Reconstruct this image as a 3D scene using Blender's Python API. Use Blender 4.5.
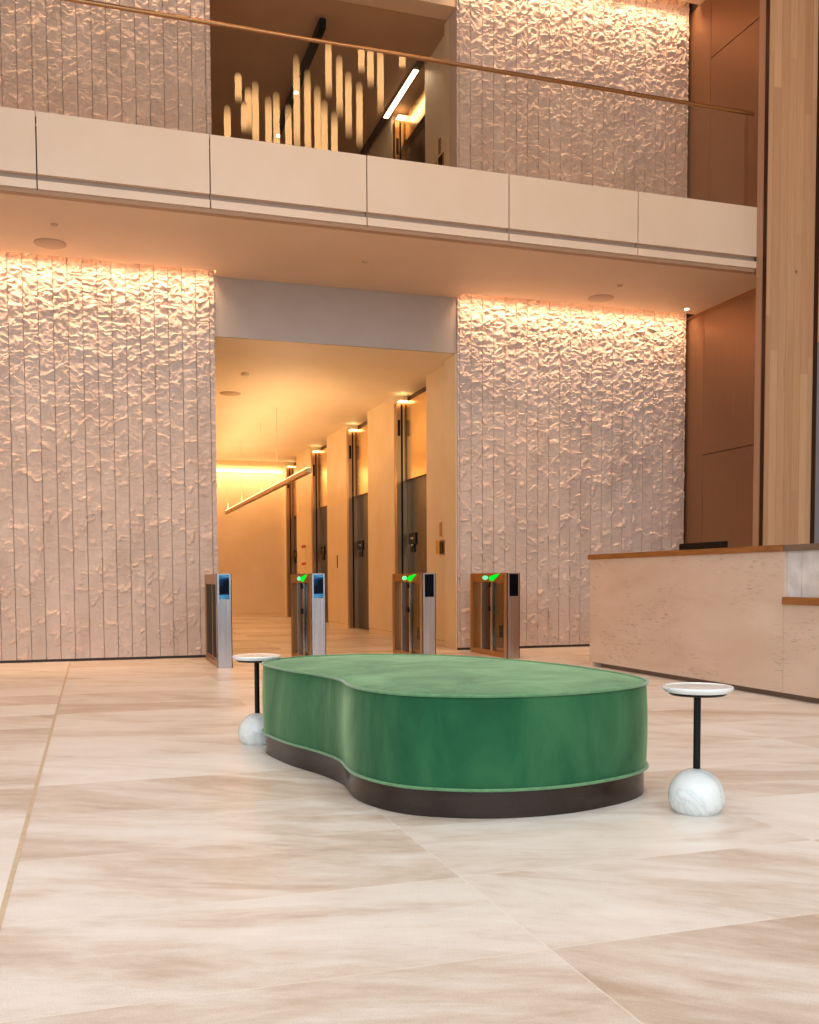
import bpy, bmesh, math, random
import numpy as np
from mathutils import Matrix, Vector

for o in list(bpy.data.objects):
    bpy.data.objects.remove(o, do_unlink=True)
S = bpy.context.scene
COL = S.collection

# ------------------------------------------------------------------ camera
cam_d = bpy.data.cameras.new('camera')
cam = bpy.data.objects.new('camera', cam_d)
COL.objects.link(cam)
S.camera = cam
F_PX, PPY = 977.36, 630.6
yaw, pit, roll = math.radians(17.9555), math.radians(3.0129), math.radians(-0.2837)
cy_, sy_ = math.cos(yaw), math.sin(yaw)
R0 = Matrix(((cy_, -sy_, 0), (0, 0, -1), (sy_, cy_, 0)))
Pm = Matrix(((1, 0, 0), (0, math.cos(pit), -math.sin(pit)), (0, math.sin(pit), math.cos(pit))))
Qm = Matrix(((math.cos(roll), -math.sin(roll), 0), (math.sin(roll), math.cos(roll), 0), (0, 0, 1)))
Rc = Qm @ Pm @ R0
right, up, back = Rc[0], -Rc[1], -Rc[2]
M4 = Matrix.Identity(4)
for i in range(3):
    M4[i][0], M4[i][1], M4[i][2] = right[i], up[i], back[i]
M4[2][3] = 0.90
cam.matrix_world = M4
cam_d.sensor_fit = 'VERTICAL'
cam_d.sensor_height = 24
cam_d.lens = F_PX * 24 / 1024
cam_d.shift_y = (PPY - 512) / 1024
cam_d.clip_start = 0.05

# ------------------------------------------------------------------ world, exposure, big lights
S.view_settings.view_transform = 'Standard'
S.view_settings.look = 'None'
S.view_settings.gamma = 1
S.view_settings.use_curve_mapping = False
S.view_settings.exposure = 0.47
w = bpy.data.worlds.new('daylight')
S.world = w
w.use_nodes = True
w.node_tree.nodes['Background'].inputs[0].default_value = (0.80, 0.90, 1.0, 1)
w.node_tree.nodes['Background'].inputs[1].default_value = 0.4


def area(name, loc, target, sx, sy, power, col, spread=180):
    d = bpy.data.lights.new(name, 'AREA')
    d.shape = 'RECTANGLE'
    d.size, d.size_y = sx, sy
    d.energy = power
    d.color = col
    d.spread = math.radians(spread)
    o = bpy.data.objects.new(name, d)
    COL.objects.link(o)
    o.location = loc
    o.rotation_euler = (Vector(target) - Vector(loc)).to_track_quat('-Z', 'Y').to_euler()
    return o


WARM = (1.0, 0.65, 0.38)
AMBER = (1.0, 0.62, 0.31)
DAY = (0.76, 0.90, 1.0)
# daylight through the glazed street front behind and left of the camera
area('daylight_front', (0.5, -4.6, 5.4), (1.2, 3.4, 0.0), 13, 8.6, 385, DAY, 140)
area('daylight_side', (-5.6, 1.0, 3.0), (1.5, 3.0, 0.0), 7, 5.0, 60, DAY, 130)
# unseen fill lamps under the hall ceiling, added to brighten the floor
for (x, y) in ((-1.0, 2.2), (1.5, 1.2), (4.0, 2.2), (0.2, 4.6), (3.2, 4.6)):
    area('hall_floor_fill', (x, y, 11.5), (x, y + .1, 0), 0.7, 0.7, 16, (1.0, .95, .90), 75)
for (x, y) in ((-1.5, 7.6), (1.6, 7.6), (4.6, 7.6)):
    area('hall_floor_fill', (x, y, 11.5), (x, y + .1, 0), 0.6, 0.6, 12, WARM, 75)
# linear coves over the chiselled stone walls
for (x0, x1) in ((-3.6, 1.40), (4.40, 7.66)):
    for zc in (4.50, 8.45):
        area('cove_light', ((x0 + x1) / 2, 11.375, zc), ((x0 + x1) / 2, 11.46, zc - 1), x1 - x0, 0.04, 24 * (x1 - x0) / 3.3, WARM, 100)
# fill lamps without fittings under the soffit, added to warm the back floor
for x in (-1.5, 0.2, 1.9, 3.6, 5.3):
    area('soffit_warm_fill', (x, 10.25, 4.375), (x, 10.0, 0), 0.07, 0.07, 5, (1.0, .48, .15), 100)
# elevator lobby behind the portal: pendant uplight, ceiling cove
area('pendant_uplight', (2.92, 17.9, 2.49), (2.92, 17.9, 3.7), 0.08, 8.6, 52, AMBER)
area('lobby_cove', (2.9, 23.3, 3.60), (2.9, 23.45, 2.6), 3.0, 0.1, 26, AMBER)
area('lobby_wash', (2.0, 16.5, 3.66), (3.2, 16.5, 0), 0.3, 8.0, 92, AMBER)
area('upper_lobby_wash', (2.2, 15.5, 7.85), (3.3, 15.5, 5.0), 0.3, 5.0, 16, WARM)


# ------------------------------------------------------------------ materials
def rgb(r, g, b):
    def f(c):
        c /= 255
        return c / 12.92 if c <= .04045 else ((c + .055) / 1.055) ** 2.4
    return (f(r), f(g), f(b), 1)


def mat(name, col, rough=.5, metal=0, **kw):
    m = bpy.data.materials.new(name)
    m.use_nodes = True
    b = m.node_tree.nodes['Principled BSDF']
    b.inputs['Base Color'].default_value = col
    b.inputs['Roughness'].default_value = rough
    b.inputs['Metallic'].default_value = metal
    for k, v in kw.items():
        b.inputs[k.replace('_', ' ')].default_value = v
    return m


class NT:
    def __init__(s, m):
        s.m = m
        s.t = m.node_tree
        s.b = s.t.nodes['Principled BSDF']

    def n(s, typ, **kw):
        nd = s.t.nodes.new(typ)
        for k, v in kw.items():
            if k.startswith('i_'):
                nd.inputs[k[2:].replace('_', ' ')].default_value = v
            else:
                setattr(nd, k, v)
        return nd

    def l(s, a, b):
        s.t.links.new(a, b)

    def coord(s, out='Object', scale=(1, 1, 1), rot=(0, 0, 0)):
        tc = s.n('ShaderNodeTexCoord')
        mp = s.n('ShaderNodeMapping')
        mp.inputs['Scale'].default_value = scale
        mp.inputs['Rotation'].default_value = rot
        s.l(tc.outputs[out], mp.inputs[0])
        return mp.outputs[0]

    def noise(s, vec, scale, detail=4, rough=.5, dist=0):
        nd = s.n('ShaderNodeTexNoise', i_Scale=scale, i_Detail=detail, i_Roughness=rough, i_Distortion=dist)
        s.l(vec, nd.inputs['Vector'])
        return nd.outputs['Fac']

    def ramp(s, fac, stops):
        r = s.n('ShaderNodeValToRGB')
        e = r.color_ramp.elements
        while len(e) < len(stops):
            e.new(.5)
        for i, (p, c) in enumerate(stops):
            e[i].position = p
            e[i].color = c
        s.l(fac, r.inputs[0])
        return r.outputs[0]

    def math(s, op, a, b=None):
        nd = s.n('ShaderNodeMath', operation=op)
        for i, v in enumerate((a, b)):
            if v is None:
                continue
            if isinstance(v, (int, float)):
                nd.inputs[i].default_value = v
            else:
                s.l(v, nd.inputs[i])
        return nd.outputs[0]

    def mix(s, fac, a, b, mode='MIX'):
        nd = s.n('ShaderNodeMix', data_type='RGBA', blend_type=mode)
        for sock, v in ((nd.inputs[0], fac), (nd.inputs[6], a), (nd.inputs[7], b)):
            if isinstance(v, (int, float)):
                sock.default_value = v
            elif isinstance(v, tuple):
                sock.default_value = v
            else:
                s.l(v, sock)
        return nd.outputs[2]

    def bump(s, h, strength=.2, dist=.01):
        nd = s.n('ShaderNodeBump', i_Strength=strength, i_Distance=dist)
        s.l(h, nd.inputs['Height'])
        s.l(nd.outputs[0], s.b.inputs['Normal'])


def noisy(name, c1, c2, scale, rough=.5, metal=0, stretch=(1, 1, 1), bump=0, lo=.35, hi=.65, rot=(0, 0, 0), detail=4, **kw):
    m = mat(name, c1, rough, metal, **kw)
    q = NT(m)
    f = q.noise(q.coord('Object', stretch, rot), scale, detail)
    q.l(q.ramp(f, [(lo, c1), (hi, c2)]), q.b.inputs['Base Color'])
    if bump:
        q.bump(f, bump)
    return m


def emis(name, col, strength):
    m = mat(name, (0, 0, 0, 1), .5, Specular_IOR_Level=0.0)
    m.node_tree.nodes['Principled BSDF'].inputs['Emission Color'].default_value = (*col[:3], 1)
    m.node_tree.nodes['Principled BSDF'].inputs['Emission Strength'].default_value = strength
    return m


def glass_mat(name, tint=(1, 1, 1, 1), ior=1.45, base=0.0):
    m = bpy.data.materials.new(name)
    m.use_nodes = True
    t = m.node_tree
    t.nodes.clear()
    o = t.nodes.new('ShaderNodeOutputMaterial')
    mx = t.nodes.new('ShaderNodeMixShader')
    tr = t.nodes.new('ShaderNodeBsdfTransparent')
    tr.inputs[0].default_value = tint
    gl = t.nodes.new('ShaderNodeBsdfGlossy')
    gl.inputs['Roughness'].default_value = 0.0
    fr = t.nodes.new('ShaderNodeFresnel')
    fr.inputs[0].default_value = ior
    # reflection of both faces is carried by the outer face (no false total reflection inside the pane)
    ge = t.nodes.new('ShaderNodeNewGeometry')
    sb = t.nodes.new('ShaderNodeMath'); sb.operation = 'SUBTRACT'; sb.inputs[0].default_value = 1
    ml = t.nodes.new('ShaderNodeMath'); ml.operation = 'MULTIPLY'
    t.links.new(ge.outputs['Backfacing'], sb.inputs[1])
    t.links.new(fr.outputs[0], ml.inputs[0]); t.links.new(sb.outputs[0], ml.inputs[1])
    t.links.new(ml.outputs[0], mx.inputs[0])
    t.links.new(tr.outputs[0], mx.inputs[1])
    t.links.new(gl.outputs[0], mx.inputs[2])
    t.links.new(mx.outputs[0], o.inputs[0])
    return m


def floor_material():
    m = mat('floor_stone', (.7, .6, .5, 1), .38)
    q = NT(m)
    tc = q.n('ShaderNodeTexCoord')
    sp = q.n('ShaderNodeSeparateXYZ')
    q.l(tc.outputs['Object'], sp.inputs[0])
    u = q.math('DIVIDE', q.math('ADD', sp.outputs[0], 0.25), 1.29)
    v = q.math('DIVIDE', q.math('SUBTRACT', sp.outputs[1], 2.115), 0.607)
    iu, iv = q.math('FLOOR', u), q.math('FLOOR', v)
    fu, fv = q.math('FRACT', u), q.math('FRACT', v)
    # joint mask
    du = q.math('MULTIPLY', q.math('SUBTRACT', .5, q.math('ABSOLUTE', q.math('SUBTRACT', fu, .5))), 1.29)
    dv = q.math('MULTIPLY', q.math('SUBTRACT', .5, q.math('ABSOLUTE', q.math('SUBTRACT', fv, .5))), .607)
    d = q.math('MINIMUM', du, dv)
    joint = q.math('LESS_THAN', d, 0.0022)
    cmb = q.n('ShaderNodeCombineXYZ')
    q.l(iu, cmb.inputs[0]); q.l(iv, cmb.inputs[1])
    wn = q.n('ShaderNodeTexWhiteNoise', noise_dimensions='3D')
    q.l(cmb.outputs[0], wn.inputs['Vector'])
    wsep = q.n('ShaderNodeSeparateXYZ')
    q.l(wn.outputs['Color'], wsep.inputs[0])
    # per tile rotated and shifted streak coordinates
    off = q.n('ShaderNodeVectorMath', operation='SCALE')
    q.l(wn.outputs['Color'], off.inputs[0]); off.inputs['Scale'].default_value = 37.0
    add = q.n('ShaderNodeVectorMath', operation='ADD')
    q.l(tc.outputs['Object'], add.inputs[0]); q.l(off.outputs[0], add.inputs[1])
    ang = q.math('ADD', q.math('MULTIPLY', wsep.outputs[1], 0.5), 0.25)
    rt = q.n('ShaderNodeVectorRotate', rotation_type='Z_AXIS')
    q.l(add.outputs[0], rt.inputs['Vector']); q.l(ang, rt.inputs['Angle'])
    mp = q.n('ShaderNodeMapping')
    mp.inputs['Scale'].default_value = (0.6, 2.0, 1)
    q.l(rt.outputs[0], mp.inputs[0])
    streak = q.noise(mp.outputs[0], 1.5, 8, .60, .9)
    fine = q.noise(mp.outputs[0], 11.0, 9, .72, .3)
    speck = q.noise(tc.outputs['Object'], 260, 2, .5)
    s1 = q.math('ADD', q.math('MULTIPLY', streak, .70), q.math('MULTIPLY', fine, .30))
    s2 = q.math('ADD', s1, q.math('MULTIPLY', q.math('SUBTRACT', wsep.outputs[0], .5), .15))
    c = q.ramp(s2, [(.32, rgb(190, 166, 146)), (.44, rgb(215, 199, 184)), (.53, rgb(230, 220, 210)), (.66, rgb(239, 233, 226))])
    sk = q.ramp(speck, [(.35, (.80, .76, .72, 1)), (.55, (1, 1, 1, 1))])
    c = q.mix(.6, c, sk, 'MULTIPLY')
    c = q.mix(q.math('MULTIPLY', joint, .5), c, rgb(240, 228, 212))
    q.l(c, q.b.inputs['Base Color'])
    q.l(q.math('ADD', q.math('MULTIPLY', fine, .2), .27), q.b.inputs['Roughness'])
    q.bump(q.math('SUBTRACT', q.math('MULTIPLY', speck, .15), q.math('MULTIPLY', joint, .6)), .12, .004)
    return m


def marble_desk():
    m = mat('desk_travertine', (.7, .5, .4, 1), .35)
    q = NT(m)
    co = q.coord('Object', (1, 1, 1))
    mp = q.coord('Object', (1, .9, 3.2), (.35, 0, 0))
    base = q.noise(mp, 1.2, 5, .5, .6)
    c = q.ramp(base, [(.3, rgb(218, 190, 168)), (.7, rgb(230, 207, 188))])
    mk = q.noise(q.coord('Object', (1, 1.0, 7.5), (.3, 0, 0)), 10, 6, .62, .3)
    gate = q.noise(co, 1.6, 2)
    msk = q.math('MULTIPLY', q.ramp(mk, [(.56, (0, 0, 0, 1)), (.66, (1, 1, 1, 1))]), q.ramp(gate, [(.44, (0, 0, 0, 1)), (.6, (1, 1, 1, 1))]))
    c = q.mix(q.math('MULTIPLY', msk, .55), c, rgb(146, 120, 100))
    q.l(c, q.b.inputs['Base Color'])
    return m


def chiselled():
    m = mat('chiselled_stone', (.6, .5, .45, 1), .7)
    q = NT(m)
    tc = q.n('ShaderNodeTexCoord')
    sp = q.n('ShaderNodeSeparateXYZ')
    q.l(tc.outputs['Object'], sp.inputs[0])
    iu = q.math('FLOOR', q.math('DIVIDE', q.math('ADD', sp.outputs[0], 0.038), .1535))
    cmb = q.n('ShaderNodeCombineXYZ')
    q.l(iu, cmb.inputs[0])
    q.l(q.math('FLOOR', q.math('DIVIDE', sp.outputs[2], 1.25)), cmb.inputs[1])
    wn = q.n('ShaderNodeTexWhiteNoise')
    q.l(cmb.outputs[0], wn.inputs['Vector'])
    n1 = q.noise(q.coord('Object', (1, 1, .5)), 3, 5, .6)
    f = q.math('ADD', q.math('MULTIPLY', n1, .9), q.math('MULTIPLY', wn.outputs['Value'], .1))
    q.l(q.ramp(f, [(.3, rgb(204, 181, 167)), (.7, rgb(224, 202, 188))]), q.b.inputs['Base Color'])
    q.bump(q.noise(tc.outputs['Object'], 90, 4, .6), .25, .004)
    return m


def wood_planks(name, cols, width, axis=0, rough=.42, length=2.9):
    m = mat(name, cols[0], rough)
    q = NT(m)
    tc = q.n('ShaderNodeTexCoord')
    sp = q.n('ShaderNodeSeparateXYZ')
    q.l(tc.outputs['Object'], sp.inputs[0])
    u = q.math('DIVIDE', sp.outputs[axis], width)
    iu, fu = q.math('FLOOR', u), q.math('FRACT', u)
    wn0 = q.n('ShaderNodeTexWhiteNoise', noise_dimensions='1D')
    q.l(iu, wn0.inputs['W'])
    v = q.math('ADD', q.math('DIVIDE', sp.outputs[2], length), q.math('MULTIPLY', wn0.outputs['Value'], 7.3))
    iv = q.math('FLOOR', v)
    cmb = q.n('ShaderNodeCombineXYZ')
    q.l(iu, cmb.inputs[0]); q.l(iv, cmb.inputs[1])
    wn = q.n('ShaderNodeTexWhiteNoise')
    q.l(cmb.outputs[0], wn.inputs['Vector'])
    st = len(cols)
    c = q.ramp(wn.outputs['Value'], [(i / max(1, st - 1), cc) for i, cc in enumerate(cols)])
    off = q.n('ShaderNodeVectorMath', operation='SCALE')
    q.l(wn.outputs['Color'], off.inputs[0]); off.inputs['Scale'].default_value = 11.0
    add = q.n('ShaderNodeVectorMath', operation='ADD')
    q.l(tc.outputs['Object'], add.inputs[0]); q.l(off.outputs[0], add.inputs[1])
    mp = q.n('ShaderNodeMapping')
    mp.inputs['Scale'].default_value = (14, 14, .6)
    q.l(add.outputs[0], mp.inputs[0])
    g = q.noise(mp.outputs[0], 2.5, 5, .6, .4)
    c = q.mix(.55, c, q.ramp(g, [(.3, (.78, .70, .62, 1)), (.7, (1, 1, 1, 1))]), 'MULTIPLY')
    edge = q.math('LESS_THAN', q.math('SUBTRACT', .5, q.math('ABSOLUTE', q.math('SUBTRACT', fu, .5))), .012)
    c = q.mix(q.math('MULTIPLY', edge, .6), c, (.12, .06, .03, 1))
    q.l(c, q.b.inputs['Base Color'])
    return m


def brushed(name, c1, c2, rough, vertical=True, scale=60, metal=1.0):
    m = mat(name, c1, rough, metal)
    q = NT(m)
    f = q.noise(q.coord('Object', (1, 1, .03) if vertical else (.03, .03, 1)), scale, 4)
    q.l(q.ramp(f, [(.3, c1), (.7, c2)]), q.b.inputs['Base Color'])
    q.l(q.math('ADD', q.math('MULTIPLY', f, .12), rough - .06), q.b.inputs['Roughness'])
    return m


def velvet():
    m = mat('green_velvet', (.02, .12, .05, 1), .85, 0)
    q = NT(m)
    co = q.coord('Object', (1, 1, .45))
    a = q.noise(co, 3.2, 5, .6, .6)
    b = q.noise(q.coord('Object'), 320, 2)
    c = q.ramp(a, [(.32, (.010, .072, .030, 1)), (.5, (.018, .112, .046, 1)), (.68, (.040, .150, .062, 1))])
    c = q.mix(.35, c, q.ramp(b, [(.3, (.72, .72, .72, 1)), (.7, (1.1, 1.1, 1.1, 1))]), 'MULTIPLY')
    q.l(c, q.b.inputs['Base Color'])
    q.b.inputs['Sheen Weight'].default_value = .85
    q.b.inputs['Sheen Roughness'].default_value = .42
    q.b.inputs['Sheen Tint'].default_value = (.60, .80, .46, 1)
    q.b.inputs['Specular IOR Level'].default_value = .15
    q.l(q.math('ADD', q.math('MULTIPLY', a, .9), .3), q.b.inputs['Sheen Weight'])
    q.bump(q.math('ADD', a, q.math('MULTIPLY', b, .05)), .25, .03)
    return m


def marble_white():
    m = mat('white_marble', (.9, .9, .88, 1), .22)
    q = NT(m)
    co = q.coord('Object')
    n = q.noise(co, 4.5, 5, .55, .8)
    v = q.math('ABSOLUTE', q.math('SUBTRACT', n, .5))
    c = q.ramp(v, [(0, rgb(212, 213, 210)), (.02, rgb(228, 228, 225)), (.10, rgb(238, 238, 234))])
    q.l(c, q.b.inputs['Base Color'])
    q.b.inputs['Coat Weight'].default_value = .3
    return m


M = dict(
    floor=floor_material(), chisel=chiselled(), desk=marble_desk(), velvet=velvet(), marble=marble_white(),
    wood=wood_planks('column_oak', [rgb(202, 154, 116), rgb(216, 170, 130), rgb(228, 184, 144), rgb(206, 158, 122)], .105),
    slat=wood_planks('hall_front_wood', [rgb(150, 112, 84), rgb(170, 130, 98)], .3),
    counter=noisy('walnut_counter', rgb(142, 88, 40), rgb(168, 108, 54), 6, .35, stretch=(8, .6, 8), bump=.02),
    fascia=noisy('painted_fascia', rgb(240, 212, 186), rgb(243, 217, 192), 2, .45),
    soffit=noisy('soffit_paint', rgb(214, 186, 158), rgb(218, 190, 162), 2, .6),
    groove=mat('groove_shade', rgb(172, 146, 128), .6), edgep=mat('soffit_edge_paint', rgb(176, 138, 108), .6),  # groove tone is darkened, shade painted into the fascia recess
    coltrim=mat('column_edge', rgb(186, 146, 116), .5),
    slabd=mat('dark_reveal', rgb(60, 46, 38), .6),
    lintel=noisy('lintel_metal', rgb(178, 162, 150), rgb(182, 166, 154), 3, .5, metal=.1),
    hallceil=noisy('hall_ceiling_paint', rgb(150, 116, 88), rgb(156, 122, 94), 2, .7),
    cream=noisy('lobby_panel', rgb(236, 212, 172), rgb(242, 220, 184), 2, .42),
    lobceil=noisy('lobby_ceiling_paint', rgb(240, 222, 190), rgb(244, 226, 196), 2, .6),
    upceil=noisy('upper_ceiling_shaded', rgb(186, 150, 120), rgb(190, 155, 125), 2, .6),  # browner than the lower lobby ceiling, its unlit shade put into the colour
    bronze=brushed('bronze_panel', rgb(146, 108, 80), rgb(154, 116, 86), .42, metal=.6),
    bronzedark=mat('dark_bronze', rgb(72, 46, 32), .4, .8),
    brass=mat('brass', rgb(176, 132, 92), .3, 1),
    brassp=brushed('polished_bronze', rgb(222, 186, 128), rgb(232, 198, 142), .22),
    turnbr=brushed('turnstile_bronze', rgb(172, 134, 94), rgb(188, 150, 108), .34),
    steel=brushed('brushed_steel', rgb(176, 168, 166), rgb(196, 188, 186), .24),
    chrome=mat('chrome', rgb(225, 220, 218), .12, 1),
    eldoor=brushed('elevator_steel', rgb(98, 92, 94), rgb(104, 98, 98), .3),
    nichestone=noisy('niche_stone_daylit', rgb(214, 208, 206), rgb(236, 232, 230), 9, .5, bump=.5),  # whitened stone, cool daylight on the niche put into the colour
    black=mat('black_metal', (.003, .003, .003, 1), .45, 0, Specular_IOR_Level=.25),
    screen=mat('black_glass', (.002, .0025, .005, 1), .1, Specular_IOR_Level=.12),
    plinth=noisy('plinth_bronze', rgb(120, 98, 84), rgb(130, 108, 92), 3, .4, metal=.2),
    benchbase=noisy('bench_bronze', rgb(40, 27, 20), rgb(50, 34, 25), 5, .2, metal=.2, stretch=(1, 1, 4)),
    piping=noisy('piping_velvet', (.07, .21, .075, 1), (.11, .27, .10, 1), 40, .6, Sheen_Weight=.5),
    glass=glass_mat('rail_glass', (.975, .97, .96, 1), 1.8),
    gglass=glass_mat('gate_glass', (.80, .82, .80, 1), 1.4),
    green=emis('green_led', (.0, .75, .02), 1.0),
    greenw=emis('green_led_core', (.15, 1, .35), 1.0),
    strip=emis('warm_led_strip', (1, .62, .28), 5.0),
    strip2=emis('warm_led_tube', (1, .66, .36), 5.0),
    rod=emis('glass_rod_light', (1, .54, .21), 9.0),
    spot=emis('small_spot', (1, .85, .6), 5.0),
    greywall=mat('blue_grey_panel', rgb(150, 150, 162), .3, .3),
    joint=noisy('floor_joint_fill', rgb(196, 172, 142), rgb(210, 186, 156), 30, .5),
    paper=mat('notice_paper', rgb(236, 220, 180), .6),
    red=mat('red_print', rgb(190, 60, 30), .5), yellow=mat('yellow_print', rgb(225, 165, 40), .5),
    slot=mat('shadow_gap', (.012, .009, .007, 1), .8),
    speaker=noisy('speaker_grille', rgb(184, 154, 128), rgb(192, 162, 136), 200, .6),
)
# blue reflections on the black turnstile screens, painted in as faint emission
def screen_reflection_mat():
    m = mat('painted_screen_reflection', (.002, .003, .006, 1), .1, Specular_IOR_Level=.12)
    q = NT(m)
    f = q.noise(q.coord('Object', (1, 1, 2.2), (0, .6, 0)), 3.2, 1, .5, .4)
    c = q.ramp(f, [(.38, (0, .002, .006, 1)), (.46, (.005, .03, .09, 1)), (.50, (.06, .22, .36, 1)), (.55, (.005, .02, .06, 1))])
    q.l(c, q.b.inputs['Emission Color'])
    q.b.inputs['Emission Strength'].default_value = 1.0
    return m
M['display'] = screen_reflection_mat()


# ------------------------------------------------------------------ mesh helpers
def box(bm, x0, x1, y0, y1, z0, z1, bevel=0):
    r = bmesh.ops.create_cube(bm, size=1)
    vs = r['verts']
    bmesh.ops.scale(bm, vec=(x1 - x0, y1 - y0, z1 - z0), verts=vs)
    bmesh.ops.translate(bm, vec=((x0 + x1) / 2, (y0 + y1) / 2, (z0 + z1) / 2), verts=vs)
    if bevel:
        es = list({e for v in vs for e in v.link_edges})
        bmesh.ops.bevel(bm, geom=es, offset=bevel, segments=2, affect='EDGES', clamp_overlap=True)
    return bm


def boxes(*bs, bevel=0):
    bm = bmesh.new()
    for b in bs:
        box(bm, *b, bevel=bevel)
    return bm


def lathe(bm, prof, n=48, c=(0, 0, 0)):
    rings = []
    for r, z in prof:
        if r < 1e-5:
            rings.append([bm.verts.new((c[0], c[1], c[2] + z))])
        else:
            rings.append([bm.verts.new((c[0] + r * math.cos(2 * math.pi * i / n), c[1] + r * math.sin(2 * math.pi * i / n), c[2] + z)) for i in range(n)])
    for a, b in zip(rings, rings[1:]):
        for i in range(n):
            j = (i + 1) % n
            if len(a) == 1 and len(b) == 1:
                continue
            if len(a) == 1:
                bm.faces.new((a[0], b[j], b[i]))
            elif len(b) == 1:
                bm.faces.new((a[i], a[j], b[0]))
            else:
                bm.faces.new((a[i], a[j], b[j], b[i]))
    return bm


def tube(bm, pts, r, n=10, closed=False):
    pts = [Vector(p) for p in pts]
    rings = []
    N = len(pts)
    for i, p in enumerate(pts):
        if closed:
            t = pts[(i + 1) % N] - pts[i - 1]
        else:
            t = pts[min(i + 1, N - 1)] - pts[max(i - 1, 0)]
        t.normalize()
        a = Vector((0, 0, 1)) if abs(t.z) < .9 else Vector((1, 0, 0))
        u = t.cross(a).normalized()
        v = t.cross(u).normalized()
        rings.append([bm.verts.new(p + r * (math.cos(2 * math.pi * k / n) * u + math.sin(2 * math.pi * k / n) * v)) for k in range(n)])
    for i in range(N if closed else N - 1):
        a, b = rings[i], rings[(i + 1) % N]
        for k in range(n):
            bm.faces.new((a[k], a[(k + 1) % n], b[(k + 1) % n], b[k]))
    if not closed:
        bm.faces.new(rings[0][::-1])
        bm.faces.new(rings[-1])
    return bm


def obj(name, bm, m, parent=None, smooth=False, origin=None):
    bmesh.ops.recalc_face_normals(bm, faces=bm.faces[:])
    me = bpy.data.meshes.new(name)
    if origin:
        bmesh.ops.translate(bm, vec=(-origin[0], -origin[1], -origin[2]), verts=bm.verts[:])
    bm.to_mesh(me)
    bm.free()
    me.materials.append(M[m] if isinstance(m, str) else m)
    if smooth:
        for p in me.polygons:
            p.use_smooth = True
        try:
            me.set_sharp_from_angle(angle=math.radians(38))
        except Exception:
            pass
    o = bpy.data.objects.new(name, me)
    COL.objects.link(o)
    if origin:
        o.location = origin
    if parent:
        o.parent = parent
    return o


def empty(name, loc, label, cat, group=None):
    o = bpy.data.objects.new(name, None)
    o.empty_display_size = .1
    COL.objects.link(o)
    o.location = loc
    return tag(o, label, cat, group)


def tag(o, label, cat, group=None):
    o['label'] = label
    o['category'] = cat
    if group:
        o['group'] = group
    return o


def struct(name, bm, m, label=None, cat=None, **kw):
    o = obj(name, bm, m, **kw)
    o['kind'] = 'structure'
    if label:
        o['label'] = label
        o['category'] = cat
    return o


def copy_tree(o, parent=None):
    c = o.copy()
    COL.objects.link(c)
    c.parent = parent
    for ch in [x for x in o.children]:
        copy_tree(ch, c)
    return c


# ------------------------------------------------------------------ structure
XL, XR = 1.40, 4.385        # portal sides
YW = 11.56                  # chiselled wall plane
XE = 4.47                   # elevator wall plane
XB = 7.70                   # bronze wall plane
ZC = 4.385                  # soffit
YF = 9.58                   # balcony front
YBK = 23.6                  # lobby back wall

struct('floor', boxes((-7, 12, -5, 24.5, -.2, 0)), 'floor', 'pale veined stone floor tiles running from the foreground into the elevator lobby', 'floor')
struct('trim_1', boxes((-.259, -.244, -4.9, 11.4, 0, .0015)), 'joint', 'thin tan joint strip running along the left of the stone floor', 'floor trim')


def hashf(i, j, k):
    v = np.sin(i * 127.1 + j * 311.7 + k * 74.7) * 43758.5453
    return v - np.floor(v)


def worley(x, z, seed):
    ix, iz = np.floor(x), np.floor(z)
    f1 = np.full(x.shape, 9.)
    f2 = np.full(x.shape, 9.)
    hh = np.zeros(x.shape)
    for a in (-1, 0, 1):
        for b in (-1, 0, 1):
            cx, cz = ix + a, iz + b
            px = cx + hashf(cx, cz, seed)
            pz = cz + hashf(cx, cz, seed + 5)
            d = np.hypot(x - px, z - pz)
            h = hashf(cx, cz, seed + 9)
            near = d < f1
            f2 = np.where(near, f1, np.minimum(f2, d))
            hh = np.where(near, h, hh)
            f1 = np.where(near, d, f1)
    return f1, f2, hh


def vnoise(x, z, seed):
    ix, iz = np.floor(x), np.floor(z)
    fx, fz = x - ix, z - iz
    fx, fz = fx * fx * (3 - 2 * fx), fz * fz * (3 - 2 * fz)
    a, b = hashf(ix, iz, seed), hashf(ix + 1, iz, seed)
    c, d = hashf(ix, iz + 1, seed), hashf(ix + 1, iz + 1, seed)
    return (a * (1 - fx) + b * fx) * (1 - fz) + (c * (1 - fx) + d * fx) * fz


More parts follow.
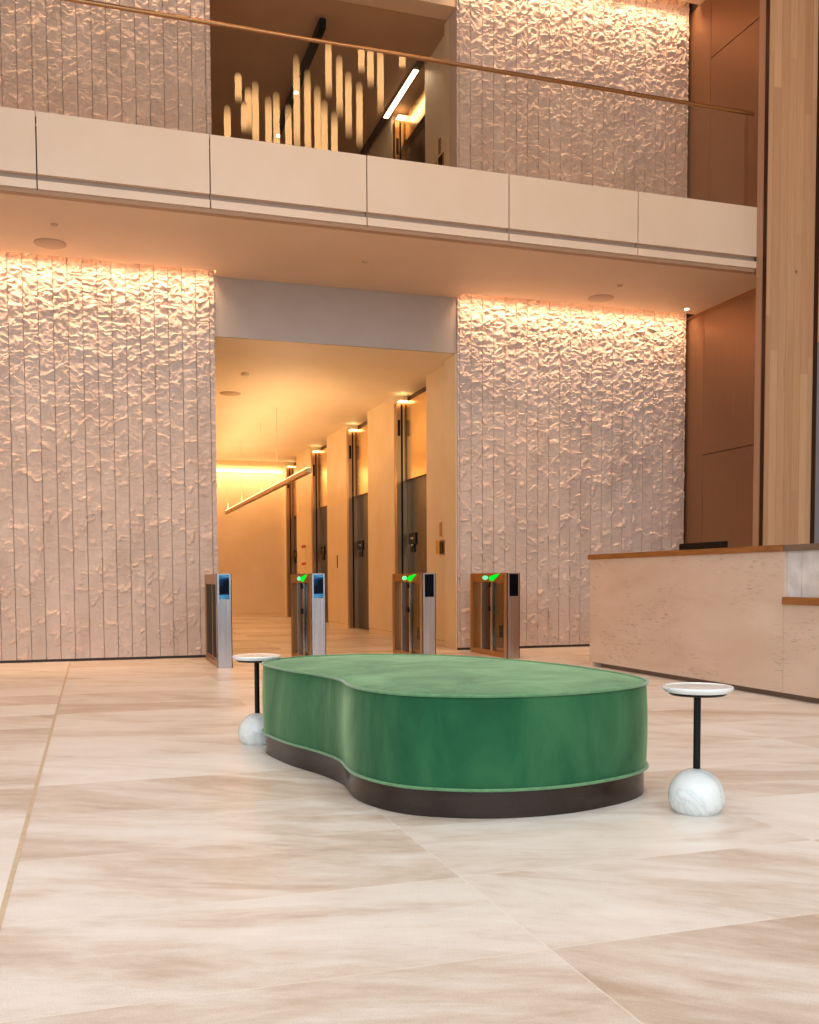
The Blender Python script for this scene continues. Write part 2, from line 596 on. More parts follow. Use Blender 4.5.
def chisel_wall(name, x0, x1, z0, z1, zt, label, cat='stone wall'):
    """stone planks in relief; the chiselling is deep at the top (zt) and fades downward"""
    pw = .1535
    k0 = math.floor((x0 + .038) / pw)
    xs, gr = [x0], [0]
    k = k0
    while True:
        g = -.038 + k * pw
        if g > x1:
            break
        for dx, q in ((-.0035, 0), (-.0012, 1), (.0012, 1), (.0035, 0)):
            if x0 + .002 < g + dx < x1 - .002:
                xs.append(g + dx); gr.append(q)
        for j in range(1, 15):
            x = g + pw * j / 15
            if x0 + .002 < x < x1 - .002:
                xs.append(x); gr.append(0)
        k += 1
    xs.append(x1); gr.append(0)
    nz = int((z1 - z0) / .0085)
    zs = np.linspace(z0, z1, nz + 1)
    X, Z = np.meshgrid(np.array(xs), zs)
    G = np.tile(np.array(gr), (nz + 1, 1))
    T = (zt - Z)                                  # distance below cove
    pl = np.floor((X + .038) / pw)
    po = hashf(pl, pl * 0, 3) * .35
    wx = X + .05 * (vnoise(X * 6, Z * 6, 1) - .5)
    wz = Z + .05 * (vnoise(X * 6, Z * 6, 2) - .5) + po
    a1, b1, h1 = worley(wx / .17, wz / .105, 4)
    a2, b2, h2 = worley(wx / .085, wz / .06, 14)
    a3, b3, h3 = worley(wx / .22, wz / .26, 24)
    def ridge(fx, fz, sd, p=1.0):
        return np.clip(1 - np.abs(2 * vnoise(wx * fx, wz * fz, sd) - 1), 0, 1) ** p
    wx = X + .055 * (vnoise(X * 9, Z * 9, 1) - .5) + .02 * (vnoise(X * 25, Z * 25, 6) - .5)
    wz = Z + .055 * (vnoise(X * 9, Z * 9, 2) - .5) + .02 * (vnoise(X * 25, Z * 25, 5) - .5) + po
    strong = np.clip(1 - T / (2.7 if zt < 6 else 3.6), 0, 1) ** 1.25
    r1, r2, r3 = ridge(14, 22, 41, 1.3), ridge(27, 38, 43), ridge(8, 9, 47)
    lump = np.clip((vnoise(wx * 19, wz * 26, 51) - .45) * 2.2, 0, 1) ** .8
    sparse = np.clip((vnoise(wx * 11, wz * 12, 31) - .52) * 4, 0, 1)
    h = strong * (.021 * r1 + .013 * r2 + .016 * lump) + (1 - strong) * (.006 * r3 + .018 * sparse * lump + .006 * r2 * (.3 + sparse) + .005 * r1 + .004 * h3 * np.clip(a3 * 1.2, 0, 1))
    h += .003 * hashf(pl, pl * 0 + 1, 7)
    for zj in (1.245, 2.47, 3.75, 6.25, 7.5):
        h = np.where(np.abs(Z - zj - (hashf(pl, pl * 0, 12) > .5) * 0.0) < .0063, h - .003, h)
    h = np.where(G > 0, -.016, h)
    Y = YW - h
    n, mcol = X.shape
    co = np.stack([X, Y, Z], -1).reshape(-1, 3).astype(np.float32)
    ii = np.arange(n * mcol).reshape(n, mcol)
    f = np.stack([ii[:-1, :-1], ii[:-1, 1:], ii[1:, 1:], ii[1:, :-1]], -1).reshape(-1, 4)
    # solid backing: four outer corners pushed back
    nb = len(co)
    bc = np.array([(x0, YW + .25, z0), (x1, YW + .25, z0), (x1, YW + .25, z1), (x0, YW + .25, z1)], np.float32)
    co = np.vstack([co, bc])
    me = bpy.data.meshes.new(name)
    faces = f.tolist()
    faces.append([nb, nb + 3, nb + 2, nb + 1])
    L, Rr = ii[:, 0].tolist(), ii[:, -1].tolist()
    Bt, Tp = ii[0, :].tolist(), ii[-1, :].tolist()
    faces.append(L + [nb + 3, nb])
    faces.append(Rr[::-1] + [nb + 1, nb + 2])
    faces.append(Bt[::-1] + [nb, nb + 1])
    faces.append(Tp + [nb + 2, nb + 3])
    me.from_pydata(co.tolist(), [], faces)
    me.materials.append(M['chisel'])
    me.update()
    o = bpy.data.objects.new(name, me)
    COL.objects.link(o)
    o['kind'] = 'structure'
    o['label'] = label
    o['category'] = cat
    return o


chisel_wall('wall_back_left', -3.5, XL, .03, 4.60, 4.45, 'chiselled pale stone plank wall left of the lobby opening, ground floor')
chisel_wall('wall_back_right', XR, 7.668, .03, 4.60, 4.45, 'chiselled pale stone plank wall between lobby opening and bronze wall, ground floor')
chisel_wall('wall_back_upper_left', -1.6, XL, 5.02, 8.60, 8.42, 'chiselled stone plank wall seen through balcony glass at upper left')
chisel_wall('wall_back_upper_right', XR, 7.668, 5.02, 8.60, 8.42, 'chiselled stone plank wall on the upper level right of the lobby')
struct('baseboard_back', boxes((-3.5, XL, YW + .0, YW + .05, 0, .032), (XR, 7.65, YW + .0, YW + .05, 0, .032)), 'slabd')

# balcony slab with recessed cove slot in front of the stone walls
struct('ceiling_lower', boxes((-7, 7.72, YF + .10, 11.34, ZC, 5.0), (-7, 7.72, 11.34, 11.9, 4.62, 5.0), (XL + .0, XR, 11.34, YW - .002, ZC, 4.62)), 'soffit',
       'smooth warm soffit under the balcony', 'ceiling')
struct('floor_upper', boxes((-7, 7.69, YF + .05, 11.9, 5.0, 5.02), (XL - .1, 4.9, 11.9, 24.0, 3.95, 5.02)), 'cream')
struct('ceiling_upper', boxes((-7, XB + .6, YF - .1, 11.34, 8.36, 8.9), (-7, XB + .6, 11.34, 11.9, 8.62, 8.9), (XL, XR, 11.34, YW - .002, 8.36, 8.62)), 'soffit',
       'warm ceiling strip above the upper stone wall', 'ceiling')
# fascia panels
xsf = [-5.0, -3.466, -1.931, -.396, 1.143, 2.682, 4.219, 5.75, 7.30]
for i in range(len(xsf) - 1):
    a, b = xsf[i] + .006, xsf[i + 1] - .006
    if i == len(xsf) - 2:
        b = 7.295
    bm = boxes((a, b, YF, YF + .07, 4.556, 5.105), (a, b, YF, YF + .07, 4.425, 4.500), bevel=0)
    struct('trim_%d' % (i + 30), boxes((a - .004, b, YF + .05, YF + .066, 4.48, 4.571)), 'groove')
    struct('trim_%d' % (i + 2), bm, 'fascia')
struct('trim_20', boxes((-5, 7.28, YF + .075, YF + .09, 4.43, 5.09)), 'slabd')
struct('trim_50', boxes((-5, 7.28, YF + .02, YF + .10, ZC, 4.424)), 'edgep')

# portal lintels
struct('trim_11', boxes((XL + .004, 2.8865, YW - .0, YW + .04, 3.709, 4.62), (2.8875, XR - .004, YW, YW + .04, 3.709, 4.62)), 'lintel', 'plain grey panel lintel above the lobby opening', 'lintel')
struct('trim_12', boxes((XL + .004, XR - .004, YW, YW + .3, 7.89, 8.62)), 'soffit', 'plain lintel above the upper lobby opening', 'lintel')
# portal jambs
struct('trim_13', boxes((XR - .014, XR - .001, YW + .012, YW + .42, 0, 3.708), (XR, XR + .10, YW + .25, YW + .42, 0, 3.72), (XR, XR + .10, YW + .25, YW + .42, 5.02, 7.92)), 'cream')
struct('trim_14', boxes((XL - .12, XL - .0, YW + .25, YW + .5, 0, 3.72), (XL - .12, XL, YW + .25, YW + .5, 5.02, 7.92)), 'cream')
# lobby shell
struct('ceiling_lobby', boxes((XL + .002, XR - .002, YW + .04, YW + .3, 3.709, 4.6), (XL - .1, 4.9, YW + .3, 23.25, 3.709, 3.95), (XL - .1, 4.9, 23.25, 24.0, 3.85, 3.95)), 'lobceil', 'warm glowing plaster ceiling of the elevator lobby', 'ceiling')
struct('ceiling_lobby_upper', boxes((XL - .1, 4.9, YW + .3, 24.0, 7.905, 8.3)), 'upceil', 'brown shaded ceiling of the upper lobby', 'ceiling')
struct('wall_lobby_back', boxes((XL - .1, 4.9, YBK, YBK + .2, .09, 3.95), (XL - .1, 4.9, YBK, YBK + .2, 5.02, 8.3)), 'cream', 'plain cream wall closing the far end of the elevator lobby', 'wall')
struct('wall_lobby_left', boxes((XL - .2, XL - .1, YW + .4, 24, 0, 3.95), (XL - .2, XL - .1, YW + .4, 24, 5.0, 8.3)), 'cream')
struct('baseboard_lobby', boxes((XL - .1, 4.9, YBK - .02, YBK + .2, 0, .085), (XL - .1, XL - .08, YW + .5, YBK, 0, .085)), 'cream')
bm = boxes((XL - .1, 4.42, YBK - .06, YBK - .005, 3.47, 3.52))
tag(obj('cove_strip', bm, 'strip'), 'thin glowing cove line across the top of the far lobby wall', 'light strip')

# bronze wall on the right, panel seams cut as dark gaps
def bronze_wall(z0, z1, zs, ys, name, label):
    # pieces around an access panel with 8 mm seams
    g = .006
    y0, y1 = 9.6, YW + .2
    bm = boxes((XB, XB + .1, y0, ys - g, zs + g, z1), (XB, XB + .1, ys, y1, z0, z1), (XB, XB + .1, y0, ys - g, z0, zs - g))
    box(bm, XB + .03, XB + .12, y0, y1, z0, z1)
    struct(name, bm, 'bronze', label, 'wall')
bronze_wall(0, 4.384, 2.515, 11.17, 'wall_right', 'smooth bronze metal wall beside the stone wall behind the desk')
bronze_wall(5.02, 8.36, 7.56, 11.09, 'wall_right_upper', 'smooth bronze metal wall at the end of the balcony')
struct('trim_15', boxes((7.66, XB + .02, YW + .03, YW + .2, 0, 4.64), (7.66, XB + .02, YW + .03, YW + .2, 5.02, 8.64), (7.702, 7.9, 11.2, 11.95, 4.386, 4.75), (7.702, 7.9, 11.2, 11.95, 8.362, 8.8)), 'slabd')
struct('trim_16', boxes((XB - .018, XB, 9.4, YW - .01, ZC - .03, ZC)), 'brass')

# wood clad column
struct('wall_column', boxes((7.295, 7.94, 9.40, 9.578, 0, 11.9)), 'wood', 'tall column clad in pale vertical wood planks at the right edge', 'column')
struct('trim_17', boxes((7.289, 7.296, 9.412, 9.47, 0, 11.9)), 'bronzedark')
struct('trim_18', boxes((7.286, 7.296, 9.485, 9.578, 0, 11.9)), 'coltrim')
struct('trim_19', boxes((7.94, 7.985, 9.38, 9.578, 0, 11.9)), 'bronzedark')
struct('wall_right_front', boxes((7.985, 9.6, 9.42, 9.6, 0, 3.6)), 'greywall')
struct('wall_right_front_upper', boxes((7.985, 9.6, 9.40, 9.6, 3.6, 11.9)), 'wood')

# hall shell around the camera: wood lined front above a glazed street front
struct('ceiling', boxes((-7, 10, -5.2, YF + .1, 11.9, 12.1)), 'hallceil', 'high brown hall ceiling', 'ceiling')
struct('wall_front', boxes((-7, 10, -5.2, -5.0, 9.9, 11.9)), 'slat')
struct('wall_left', boxes((-7.2, -7, 5.0, 12, 0, 11.9), (-7.2, -7, -5.2, 5.0, 6.2, 11.9)), 'cream')
struct('wall_side', boxes((9.6, 9.8, -5.2, 9.6, 0, 11.9)), 'cream')
struct('wall_back_top', boxes((-7, 10, YF + .0, YF + .2, 8.9, 11.9)), 'soffit')

# ------------------------------------------------------------------ balcony guard rail
gr = empty('glass_guard_rail', (3.0, YF + .05, 5.1), 'frameless glass balcony guard with slim brass handrail along the upper level', 'railing')
def child(name, bm, m, par, smooth=False, label=None):
    bmesh.ops.translate(bm, vec=-Vector(par.matrix_world.translation if False else wloc(par)), verts=bm.verts[:])
    o = obj(name, bm, m, par, smooth)
    if label:
        o['label'] = label
    return o
def wloc(o):
    v = Vector((0, 0, 0))
    while o:
        v += o.location
        o = o.parent
    return v
bm = bmesh.new()
tube(bm, [(-4.9, YF + .045, 6.155), (7.255, YF + .045, 6.155)], .021, 14)
child('handrail', bm, 'brass', gr, True)
xg = [-4.9, -3.466, -1.931, -.396, 1.143, 2.682, 4.219, 5.75, 7.235]
for i in range(len(xg) - 1):
    child('glass_pane', boxes((xg[i] + .005, xg[i + 1] - .005, YF + .038, YF + .052, 5.05, 6.14)), 'glass', gr)

# ------------------------------------------------------------------ soffit fittings
def soffit_disc(name, x, y, z, r, h, m, label, cat, group):
    bm = bmesh.new()
    lathe(bm, [(0, -h), (r * .93, -h), (r, -h * .4), (r, 0), (0, 0)], 32)
    o = obj(name, bm, m, None, True)
    o.location = (x, y, z)
    return tag(o, label, cat, group)
soffit_disc('ceiling_speaker', -.34, 10.94, ZC, .16, .012, 'speaker', 'round flush ceiling speaker above the left stone wall', 'speaker', 'soffit speakers')
soffit_disc('ceiling_speaker', 6.10, 11.03, ZC, .16, .012, 'speaker', 'round flush ceiling speaker above the right stone wall', 'speaker', 'soffit speakers')
for (x, y, lab) in ((-.28, 10.35, 'small round sprinkler cap in the soffit at far left'), (2.92, 10.54, 'small round sprinkler cap in the soffit above the lobby lintel'), (6.06, 10.5, 'small round sprinkler cap in the soffit near the right speaker')):
    soffit_disc('sprinkler_cap', x, y, ZC, .035, .012, 'speaker', lab, 'sprinkler', 'soffit sprinkler caps')
soffit_disc('lobby_speaker', 2.04, 15.0, 3.709, .16, .01, 'speaker', 'round flush speaker in the glowing lobby ceiling', 'speaker', None)
soffit_disc('lobby_detector', 2.04, 13.5, 3.709, .05, .03, 'paper', 'small white detector on the lobby ceiling in front of the speaker', 'detector', None)
soffit_disc('recessed_spot', 7.42, 11.15, ZC, .03, .008, 'spot', 'small lit spot in the soffit corner by the bronze wall', 'light', None)
soffit_disc('recessed_spot', 7.3, 11.0, 8.36, .06, .012, 'steel', 'small round fitting in the top ceiling at upper right', 'light', None)

# ------------------------------------------------------------------ elevators and lobby wall
segs = [(12.99, 14.52), (16.04, 17.49), (19.06, 20.55), (22.11, 23.42)]
piers = [(11.81, 12.99), (14.52, 16.04), (17.49, 19.06), (20.55, 22.11), (23.42, 23.6)]
for fl, z0, zt in ((0, 0, 3.709), (1, 5.02, 7.905)):
    bm = bmesh.new()
    for a, b in piers:
        box(bm, XE, XE + .5, a, b, z0 + .075, zt)
    struct('wall_lobby_right' + ('_upper' if fl else ''), bm, 'cream', 'cream panel piers between the elevator doors, %s floor' % ('upper' if fl else 'ground'), 'wall')
    if fl == 0:
        bm = bmesh.new()
        for a, b in piers:
            box(bm, XE + .006, XE + .5, a + .002, b - .002, 0, .07)
        struct('baseboard_lobby_right', bm, 'cream')
        bm = bmesh.new()
        for a, b in piers:
            box(bm, XE + .012, XE + .4, a + .004, b - .004, .069, .0765)
        struct('trim_21', bm, 'slot')
    names = ['nearest the lobby opening', 'second from the lobby opening', 'third from the lobby opening', 'at the far end of the lobby']
    for i, (a, b) in enumerate(segs):
        if fl == 1 and i > 1:
            break
        zh = z0 + 2.41
        t = empty('elevator', (XE + .16, (a + b) / 2, z0), 'dark steel elevator doors under a polished bronze transom, %s%s' % (names[i], ', upper floor' if fl else ''), 'elevator', 'elevators of the ' + ('upper' if fl else 'ground floor') + ' lobby')
        e = .004
        child('back_panel', boxes((XE + .22, XE + .5, a + e, b - e, z0 + .002, zt - .002)), 'bronzedark', t)
        child('transom', boxes((XE + .12, XE + .22, a + .13, b - e, zh, zt - .13)), 'brassp', t)
        mid = (a + b) / 2 - .05
        d1 = child('door', boxes((XE + .17, XE + .2, a + e, mid - .004, z0 + .004, zh)), 'eldoor', t)
        d2 = child('door', boxes((XE + .17, XE + .2, mid + .004, b - .14, z0 + .004, zh)), 'eldoor', t)
        # indicator plate with two round lamps
        yp = mid + .40
        pl = child('indicator_plate', boxes((XE + .150, XE + .17, yp - .16, yp + .16, z0 + 1.43, z0 + 1.60), (XE + .150, XE + .17, yp - .09, yp + .09, z0 + 1.31, z0 + 1.43)), 'black', t)
        child('button', boxes((XE + .144, XE + .151, yp - .07, yp + .07, z0 + 1.50, z0 + 1.535)), 'steel', pl)
        child('button', boxes((XE + .144, XE + .151, yp - .035, yp + .035, z0 + 1.40, z0 + 1.43)), 'steel', pl)
        # jamb facing the entrance, with floor lantern
        jb = child('jamb', boxes((XE + .004, XE + .20, b - .13, b - e, z0 + .002, zt - .13), ), 'turnbr', t)
        child('jamb_groove', boxes((XE + .07, XE + .10, b - .134, b - .128, z0 + .01, zt - .14)), 'black', jb)
        child('lantern', boxes((XE + .02, XE + .06, b - .137, b - .129, zt - .62, zt - .38)), 'black', jb)
        child('head_light', boxes((XE + .01, XE + .13, b - .30, b - .16, zt - .125, zt - .11)), 'strip', t)

# signs on the piers
s = empty('wall_intercom', (XE, 12.3, 1.30), 'small black and gold wall panel with yellow sticker on the nearest lobby pier', 'wall panel')
child('face_plate', boxes((XE - .018, XE, 12.24, 12.42, 1.22, 1.42)), 'turnbr', s)
child('display', boxes((XE - .024, XE - .017, 12.26, 12.40, 1.24, 1.40)), 'screen', s)
child('sticker', boxes((XE - .008, XE, 12.50, 12.59, 1.24, 1.42)), 'yellow', s, label='yellow sticker')
child('label_strip', boxes((XE - .008, XE, 12.36, 12.44, 1.47, 1.66)), 'turnbr', s)
s2 = copy_tree(s)
s2.location.z += 5.02
tag(s2, 'small black and gold wall panel on the upper lobby pier behind the balcony glass', 'wall panel')
s = empty('call_panel', (XE, 18.2, 1.2), 'slim dark vertical call button panel on the pier between second and third elevators', 'call panel')
child('face_plate', boxes((XE - .012, XE, 18.14, 18.24, .86, 1.36)), 'cream', s)
child('button_strip', boxes((XE - .018, XE - .011, 18.165, 18.215, 1.12, 1.36)), 'black', s)
s = empty('notice_sign', (XE, 21.3, 1.4), 'narrow cream notice with red bands on the pier before the farthest elevator', 'sign')
child('board', boxes((XE - .012, XE, 21.08, 21.52, 1.22, 1.66)), 'paper', s)
child('red_band', boxes((XE - .016, XE - .011, 21.08, 21.52, 1.60, 1.66)), 'red', s, label='red band')
child('red_band', boxes((XE - .016, XE - .011, 21.08, 21.52, 1.22, 1.28)), 'red', s, label='red band')

# ------------------------------------------------------------------ linear pendants
pd = empty('linear_pendant', (2.92, 17.95, 2.42), 'long slim brass linear pendant hanging on thin wires in the elevator lobby', 'pendant light')
child('bar', boxes((2.885, 2.955, 13.5, 22.4, 2.39, 2.46), bevel=.006), 'turnbr', pd)
child('diffuser', boxes((2.895, 2.945, 13.55, 22.35, 2.458, 2.468)), 'strip', pd)
for y in (16.0, 17.6, 20.0, 22.1):
    bm = bmesh.new()
    tube(bm, [(2.92, y, 2.46), (2.92, y, 3.709)], .005, 6)
    child('wire', bm, 'fascia', pd)
tk = empty('track_light', (2.87, 13.6, 7.8), 'black linear ceiling track light above the upper lobby', 'track light')
child('bar', boxes((2.83, 2.91, 12.22, 16.4, 7.74, 7.86), bevel=.004), 'black', tk)
for y in (13.9, 15.3):
    bm = bmesh.new()
    tube(bm, [(2.87, y, 7.72), (2.87, y, 7.742)], .025, 12)
    child('spot', bm, 'spot', tk)
for y in (12.8, 15.8):
    bm = bmesh.new()
    tube(bm, [(2.87, y, 7.86), (2.87, y, 7.905)], .02, 8)
    child('stem', bm, 'black', tk)
ul = empty('ceiling_strip_light', (4.3, 13.7, 7.9), 'bright ceiling strip light beside the upper lobby elevators', 'strip light')
child('housing', boxes((4.33, 4.43, 12.9, 16.5, 7.885, 7.905)), 'slabd', ul)
child('diffuser', boxes((4.345, 4.415, 13.1, 14.55, 7.875, 7.886)), emis('bright_tube', (1, .72, .42), 9), ul)

# ------------------------------------------------------------------ turnstiles
def turnstile(kind):
    """origin at floor, front left corner; x to 0.14, y to 1.15"""
    W, D, H = .14, 1.15, .965
    t = empty('turnstile', (0, 0, 0), '', 'turnstile', 'security turnstiles across the lobby opening')
    t.location = (0, 0, 0)
    # front post, steel framed
    child('front_panel', boxes((0, W, 0, .12, 0, H), bevel=.004), 'steel', t)
    child('front_face', boxes((.024, W - .018, -.004, .002, .01, .70)), 'steel', t)
    child('edge_trim', boxes((W, W + .009, .004, .13, 0, H), (-.004, .0, .0, .02, 0, H)), 'bronzedark', t)
    child('screen', boxes((.022, W - .016, -.006, .002, .705, H - .012)), 'display' if kind in (0, 1) else 'screen', t)
    child('rear_post', boxes((0, W, D - .10, D, 0, H), bevel=.004), 'turnbr', t)
    child('top_rail', boxes((0, W, .118, D - .098, H - .10, H), bevel=.004), 'turnbr', t)
    child('bottom_rail', boxes((0, W, .118, D - .098, 0, .06)), 'turnbr', t)
    if kind == 0:
        child('side_panel', boxes((.012, W - .012, .12, D - .1, .055, H - .095)), 'turnbr', t)
        child('vent', boxes((.006, .02, .16, .46, .09, H - .11)), 'slot', t)
        child('vent', boxes((.006, .02, .60, D - .14, .09, H - .11)), 'slot', t)
    else:
        child('gate_post', boxes((.012, .03, .50, .53, .05, H - .08)), 'chrome', t)
        child('gate_post', boxes((.012, .03, .80, .83, .05, H - .08)), 'chrome', t)
        g = child('gate_glass', boxes((.034, .044, .20, .50, .10, H - .12)), 'gglass', t)
        child('inner_panel', boxes((.055, W - .01, .118, .62, .05, H - .098)), 'turnbr', t)
        child('motor_box', boxes((.03, W - .02, .56, .80, .05, H - .10)), 'bronzedark', t)
        child('hinge', boxes((.0, .03, .55, .60, .52, .58)), 'black', t)
        child('hinge', boxes((.0, .03, .55, .60, .80, .86)), 'black', t)
        child('access_hatch', boxes((.048, .056, .26, .36, .22, .36)), 'black', t)
        # green indicators on the side under the top rail
        bm = bmesh.new()
        yc, zc = .66, H - .052
        # round lamp
        n = 20
        vs = [bm.verts.new((-.003, yc + .085 * math.cos(2 * math.pi * k / n), zc + .024 * math.sin(2 * math.pi * k / n))) for k in range(n)]
        f = bm.faces.new(vs)
        r = bmesh.ops.extrude_face_region(bm, geom=[f])
        bmesh.ops.translate(bm, vec=(.006, 0, 0), verts=[v for v in r['geom'] if isinstance(v, bmesh.types.BMVert)])
        child('entry_lamp', bm, 'greenw', t)
        bm = bmesh.new()
        pts = [(.52, -.03), (.44, -.04), (.36, -.01), (.22, .046), (.36, .036), (.50, .02), (.54, -.005)]
        vs = [bm.verts.new((-.004, y, zc + z)) for y, z in pts]
        f = bm.faces.new(vs)
        r = bmesh.ops.extrude_face_region(bm, geom=[f])
        bmesh.ops.translate(bm, vec=(.008, 0, 0), verts=[v for v in r['geom'] if isinstance(v, bmesh.types.BMVert)])
        child('entry_arrow', bm, 'green', t)
    return t
tl = [(0, 1.21, 'leftmost turnstile with two dark side vents, beside the left stone wall'),
      (1, 2.195, 'bronze turnstile with painted blue screen reflection and green arrow, second from the left'),
      (2, 3.43, 'bronze turnstile with black screen and green arrow in front of the nearest elevator'),
      (3, 4.435, 'rightmost turnstile with green arrow, in front of the right stone wall')]
for kd, x, lab in tl:
    if kd <= 2:
        t = turnstile(kd)
        proto = t
    else:
        t = copy_tree(proto)
    t.location = (x, 10.1, 0)
    t['label'] = lab

# ------------------------------------------------------------------ reception desk
xs_ = 4.86
dk = empty('reception_desk', (5.3, 6.6, 0), 'long travertine reception desk with brown wood counter and recessed dark plinth', 'reception desk')
yN = 6.02
yE = 8.98
ySt = 3.2
bm = boxes((xs_, xs_ + .05, 7.522, yE - .061, .045, 1.092), (xs_, xs_ + .05, yN, 7.52, .045, 1.092))
child('front_panel', bm, 'desk', dk)
child('low_front_panel', boxes((xs_, xs_ + .05, ySt, yN - .004, .045, .70)), 'desk', dk)
child('corner_leg', boxes((xs_ + .0, xs_ + .9, yE - .06, yE, 0.0, 1.092)), 'desk', dk)
child('plinth', boxes((xs_ + .05, xs_ + .12, ySt, yE - .16, 0, .05)), 'plinth', dk)
child('counter_top', boxes((xs_ - .02, xs_ + .42, yN, yE + .02, 1.092, 1.140), bevel=.003), 'counter', dk)
child('niche_panel', boxes((xs_ + .03, xs_ + .15, yN - .15, yN - .001, .70, 1.0915), (xs_ + .03, xs_ + .15, ySt, yN - .156, .70, 1.0915)), 'nichestone', dk, label='rough stone panel behind the lowered ledge, daylight painted into its pale colour')
child('low_ledge', boxes((xs_ - .02, xs_ + .14, ySt, yN, .70, .755), bevel=.003), 'counter', dk, label='lowered brown wood ledge')
child('low_counter', boxes((xs_ - .01, xs_ + .42, ySt, yN - .002, 1.092, 1.138)), 'plinth', dk, label='grey brown counter section over the niche')
child('work_surface', boxes((xs_ + .14, xs_ + .92, ySt, yE - .062, .70, .74)), 'counter', dk)
child('end_panel', boxes((xs_ + .14, xs_ + .9, ySt, ySt + .05, 0, .70)), 'desk', dk)
def monitor(y0, y1, z1, label):
    x = xs_ + .50
    yc = (y0 + y1) / 2
    t = empty('computer_monitor', (x, yc, .74), label, 'monitor', 'monitors on the reception desk')
    child('screen_housing', boxes((x, x + .03, y0, y1, z1 - .40, z1), bevel=.006), 'black', t)
    child('stand', boxes((x + .03, x + .06, yc - .04, yc + .04, .75, z1 - .15)), 'black', t)
    child('foot', boxes((x - .05, x + .16, yc - .13, yc + .13, .74, .752)), 'black', t)
    return t
monitor(7.42, 8.15, 1.225, 'black monitor back showing above the wood counter of the desk')
monitor(5.45, 6.20, 1.175, 'black monitor top edge above the grey counter section at the frame edge')

# ------------------------------------------------------------------ green bench
base_pts = [(0.842, 4.93), (0.894, 4.64), (0.966, 4.425), (1.010, 4.24), (1.024, 4.10), (1.010, 3.962), (1.006, 3.82), (1.040, 3.675), (1.105, 3.545),
            (1.202, 3.452), (1.395, 3.352), (1.648, 3.322), (1.892, 3.372), (2.108, 3.475), (2.233, 3.63), (2.278, 3.85), (2.28, 4.10), (2.235, 4.46), (2.105, 4.84),
            (1.955, 5.13), (1.76, 5.32), (1.56, 5.42), (1.38, 5.455), (1.19, 5.44), (1.01, 5.35), (0.885, 5.20), (0.838, 5.06)]
def smooth_loop(pts, n=200):
    P = np.array(pts)
    k = len(P)
    out = []
    for i in range(k):
        p0, p1, p2, p3 = P[i - 1], P[i], P[(i + 1) % k], P[(i + 2) % k]
        for j in range(12):
            t = j / 12
            out.append(.5 * ((2 * p1) + (-p0 + p2) * t + (2 * p0 - 5 * p1 + 4 * p2 - p3) * t * t + (-p0 + 3 * p1 - 3 * p2 + p3) * t ** 3))
    out = np.array(out)
    for _ in range(14):
        out = .5 * out + .25 * (np.roll(out, 1, 0) + np.roll(out, -1, 0))
    d = np.r_[0, np.cumsum(np.hypot(*(np.roll(out, -1, 0) - out).T))]
    s = np.linspace(0, d[-1], n, endpoint=False)
    ext = np.vstack([out, out[:1]])
    return np.stack([np.interp(s, d, ext[:, 0]), np.interp(s, d, ext[:, 1])], -1)
OL = smooth_loop(base_pts)
tg = np.roll(OL, -1, 0) - np.roll(OL, 1, 0)
tg /= np.hypot(*tg.T)[:, None]
NR = np.stack([tg[:, 1], -tg[:, 0]], -1)
ctr = np.array([1.60, 4.45])
if ((OL - ctr) * NR).sum(1).mean() < 0:
    NR = -NR
def ring(off, z):
    return [(p[0], p[1], z) for p in OL + NR * off]
def loft(rings, cap=None):
    bm = bmesh.new()
    vr = [[bm.verts.new(p) for p in r] for r in rings]
    n = len(vr[0])
    for a, b in zip(vr, vr[1:]):
        for i in range(n):
            bm.faces.new((a[i], a[(i + 1) % n], b[(i + 1) % n], b[i]))
    if cap is not None:
        c = bm.verts.new(cap)
        for i in range(n):
            bm.faces.new((vr[-1][i], vr[-1][(i + 1) % n], c))
    return bm
bn = empty('upholstered_bench', (1.6, 4.45, 0), 'large kidney shaped green velvet bench on a dark bronze base', 'bench')
rs = [ring(-.006, 0), ring(-.006, .104), ring(-.03, .106)]
child('base', loft(rs), 'benchbase', bn, True)
rs = [ring(-.03, .104), ring(.002, .106)]
for k in range(13):
    t = k / 12
    rs.append(ring(.001 + .007 * math.sin(math.pi * t) ** .7, .112 + (.455 - .112) * t))
rs.append(ring(.001, .462))
for k in range(1, 12):
    s = 1 - k / 12
    zt = .4655 + .017 * (1 - s ** 3.5)
    rs.append([(ctr[0] + (p[0] - ctr[0]) * s, ctr[1] + (p[1] - ctr[1]) * s, zt) for p in OL + NR * (-.004)])
cu = child('cushion', loft(rs, (ctr[0], ctr[1], .483)), 'velvet', bn, True)
for z, off in ((.464, .006), (.110, .008)):
    bm = bmesh.new()
    tube(bm, ring(off, z), .0062, 8, closed=True)
    child('piping', bm, 'piping', bn, True, label='pale green piping')

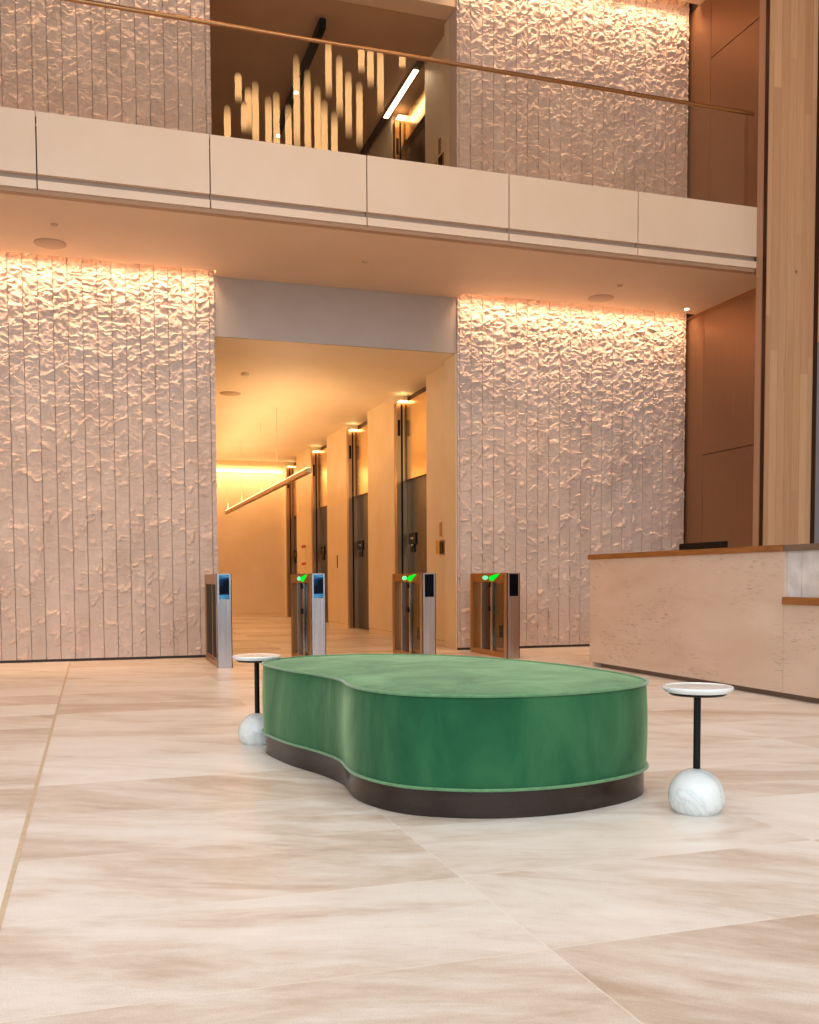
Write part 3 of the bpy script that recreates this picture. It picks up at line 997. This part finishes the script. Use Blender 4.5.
# ------------------------------------------------------------------ side tables
def side_table():
    t = empty('side_table', (0, 0, 0), '', 'side table', 'marble side tables beside the bench')
    r, zc = .106, .062
    rb = math.sqrt(r * r - zc * zc)
    prof = [(0, 0), (rb - .004, 0), (rb, .004)]
    a0 = math.asin(-(zc - .004) / r)
    for k in range(1, 25):
        a = a0 + (math.pi / 2 - a0) * k / 24
        prof.append((r * math.cos(a) if k < 24 else 0, zc + r * math.sin(a)))
    bm = bmesh.new(); lathe(bm, prof, 56)
    child('base', bm, 'marble', t, True, label='white marble ball base')
    bm = bmesh.new(); lathe(bm, [(0, .150), (.0135, .150), (.0135, .456), (0, .456)], 24)
    child('pole', bm, 'black', t, True, label='black pole')
    bm = bmesh.new(); lathe(bm, [(0, .452), (.100, .452), (.108, .457), (.109, .465), (0, .465)], 56)
    child('tray_support', bm, 'black', t, True, label='black disc')
    bm = bmesh.new(); lathe(bm, [(0, .4645), (.122, .4645), (.133, .476), (.1335, .482), (.130, .4865), (.122, .4865), (.119, .484), (0, .484)], 64)
    child('table_top', bm, 'marble', t, True, label='round white marble top')
    return t
t1 = side_table()
t1.location = (2.199, 3.208, 0)
t1['label'] = 'white marble side table with ball base right of the green bench'
t2 = copy_tree(t1)
t2.location = (.852, 5.36, 0)
t2.rotation_euler = (0, 0, 2.1)
t2['label'] = 'white marble side table half hidden behind the left end of the bench'

# ------------------------------------------------------------------ rod chandelier hung in the hall, mirrored in the balcony glass
rnd = random.Random(5)
q = NT(M['rod'])
gz = q.n('ShaderNodeSeparateXYZ')
q.l(q.n('ShaderNodeTexCoord').outputs['Generated'], gz.inputs[0])
q.l(q.math('MULTIPLY', q.ramp(gz.outputs[2], [(0, (.02, .02, .02, 1)), (.28, (1, 1, 1, 1)), (.75, (1, 1, 1, 1)), (1, (.02, .02, .02, 1))]), 10.0), q.b.inputs['Emission Strength'])
rods = [(2.135, 8.22, 7.3), (2.311, 8.73, 8.26), (2.398, 8.31, 7.81), (2.463, 8.53, 7.82), (2.573, 8.64, 7.5), (2.774, 8.44, 7.3), (2.901, 8.53, 7.3),
        (3.089, 8.36, 7.3), (3.225, 9.14, 7.5), (3.399, 8.94, 7.4), (3.558, 8.72, 7.3), (3.744, 9.46, 8.53), (3.921, 9.24, 8.24), (4.067, 9.01, 7.95),
        (3.831, 8.36, 7.2), (3.669, 8.52, 7.3), (4.248, 8.88, 7.82), (4.286, 9.47, 9.0), (4.436, 9.49, 8.79), (4.604, 9.52, 8.41), (4.976, 9.42, 9.18)]
ch = empty('rod_chandelier', (3.5, 3.65, 11.9), 'cluster of long glowing glass rods hung high in the hall, mirrored in the balcony glass', 'chandelier')
child('canopy', boxes((1.9, 5.1, 3.2, 4.1, 11.84, 11.9), bevel=.01), 'bronzedark', ch)
for x, zt, zb in rods:
    y = 3.65
    bm = bmesh.new()
    lathe(bm, [(0, zb), (.038, zb + .01), (.052, zb + .06), (.052, zt - .06), (.038, zt - .01), (0, zt)], 14, (x, y, 0))
    rod = child('rod', bm, 'rod', ch, True)
    bm = bmesh.new()
    tube(bm, [(x, y, zt - .005), (x, y, 11.845)], .004, 5)
    bmesh.ops.translate(bm, vec=-wloc(rod), verts=bm.verts[:])
    obj('wire', bm, 'black', rod)
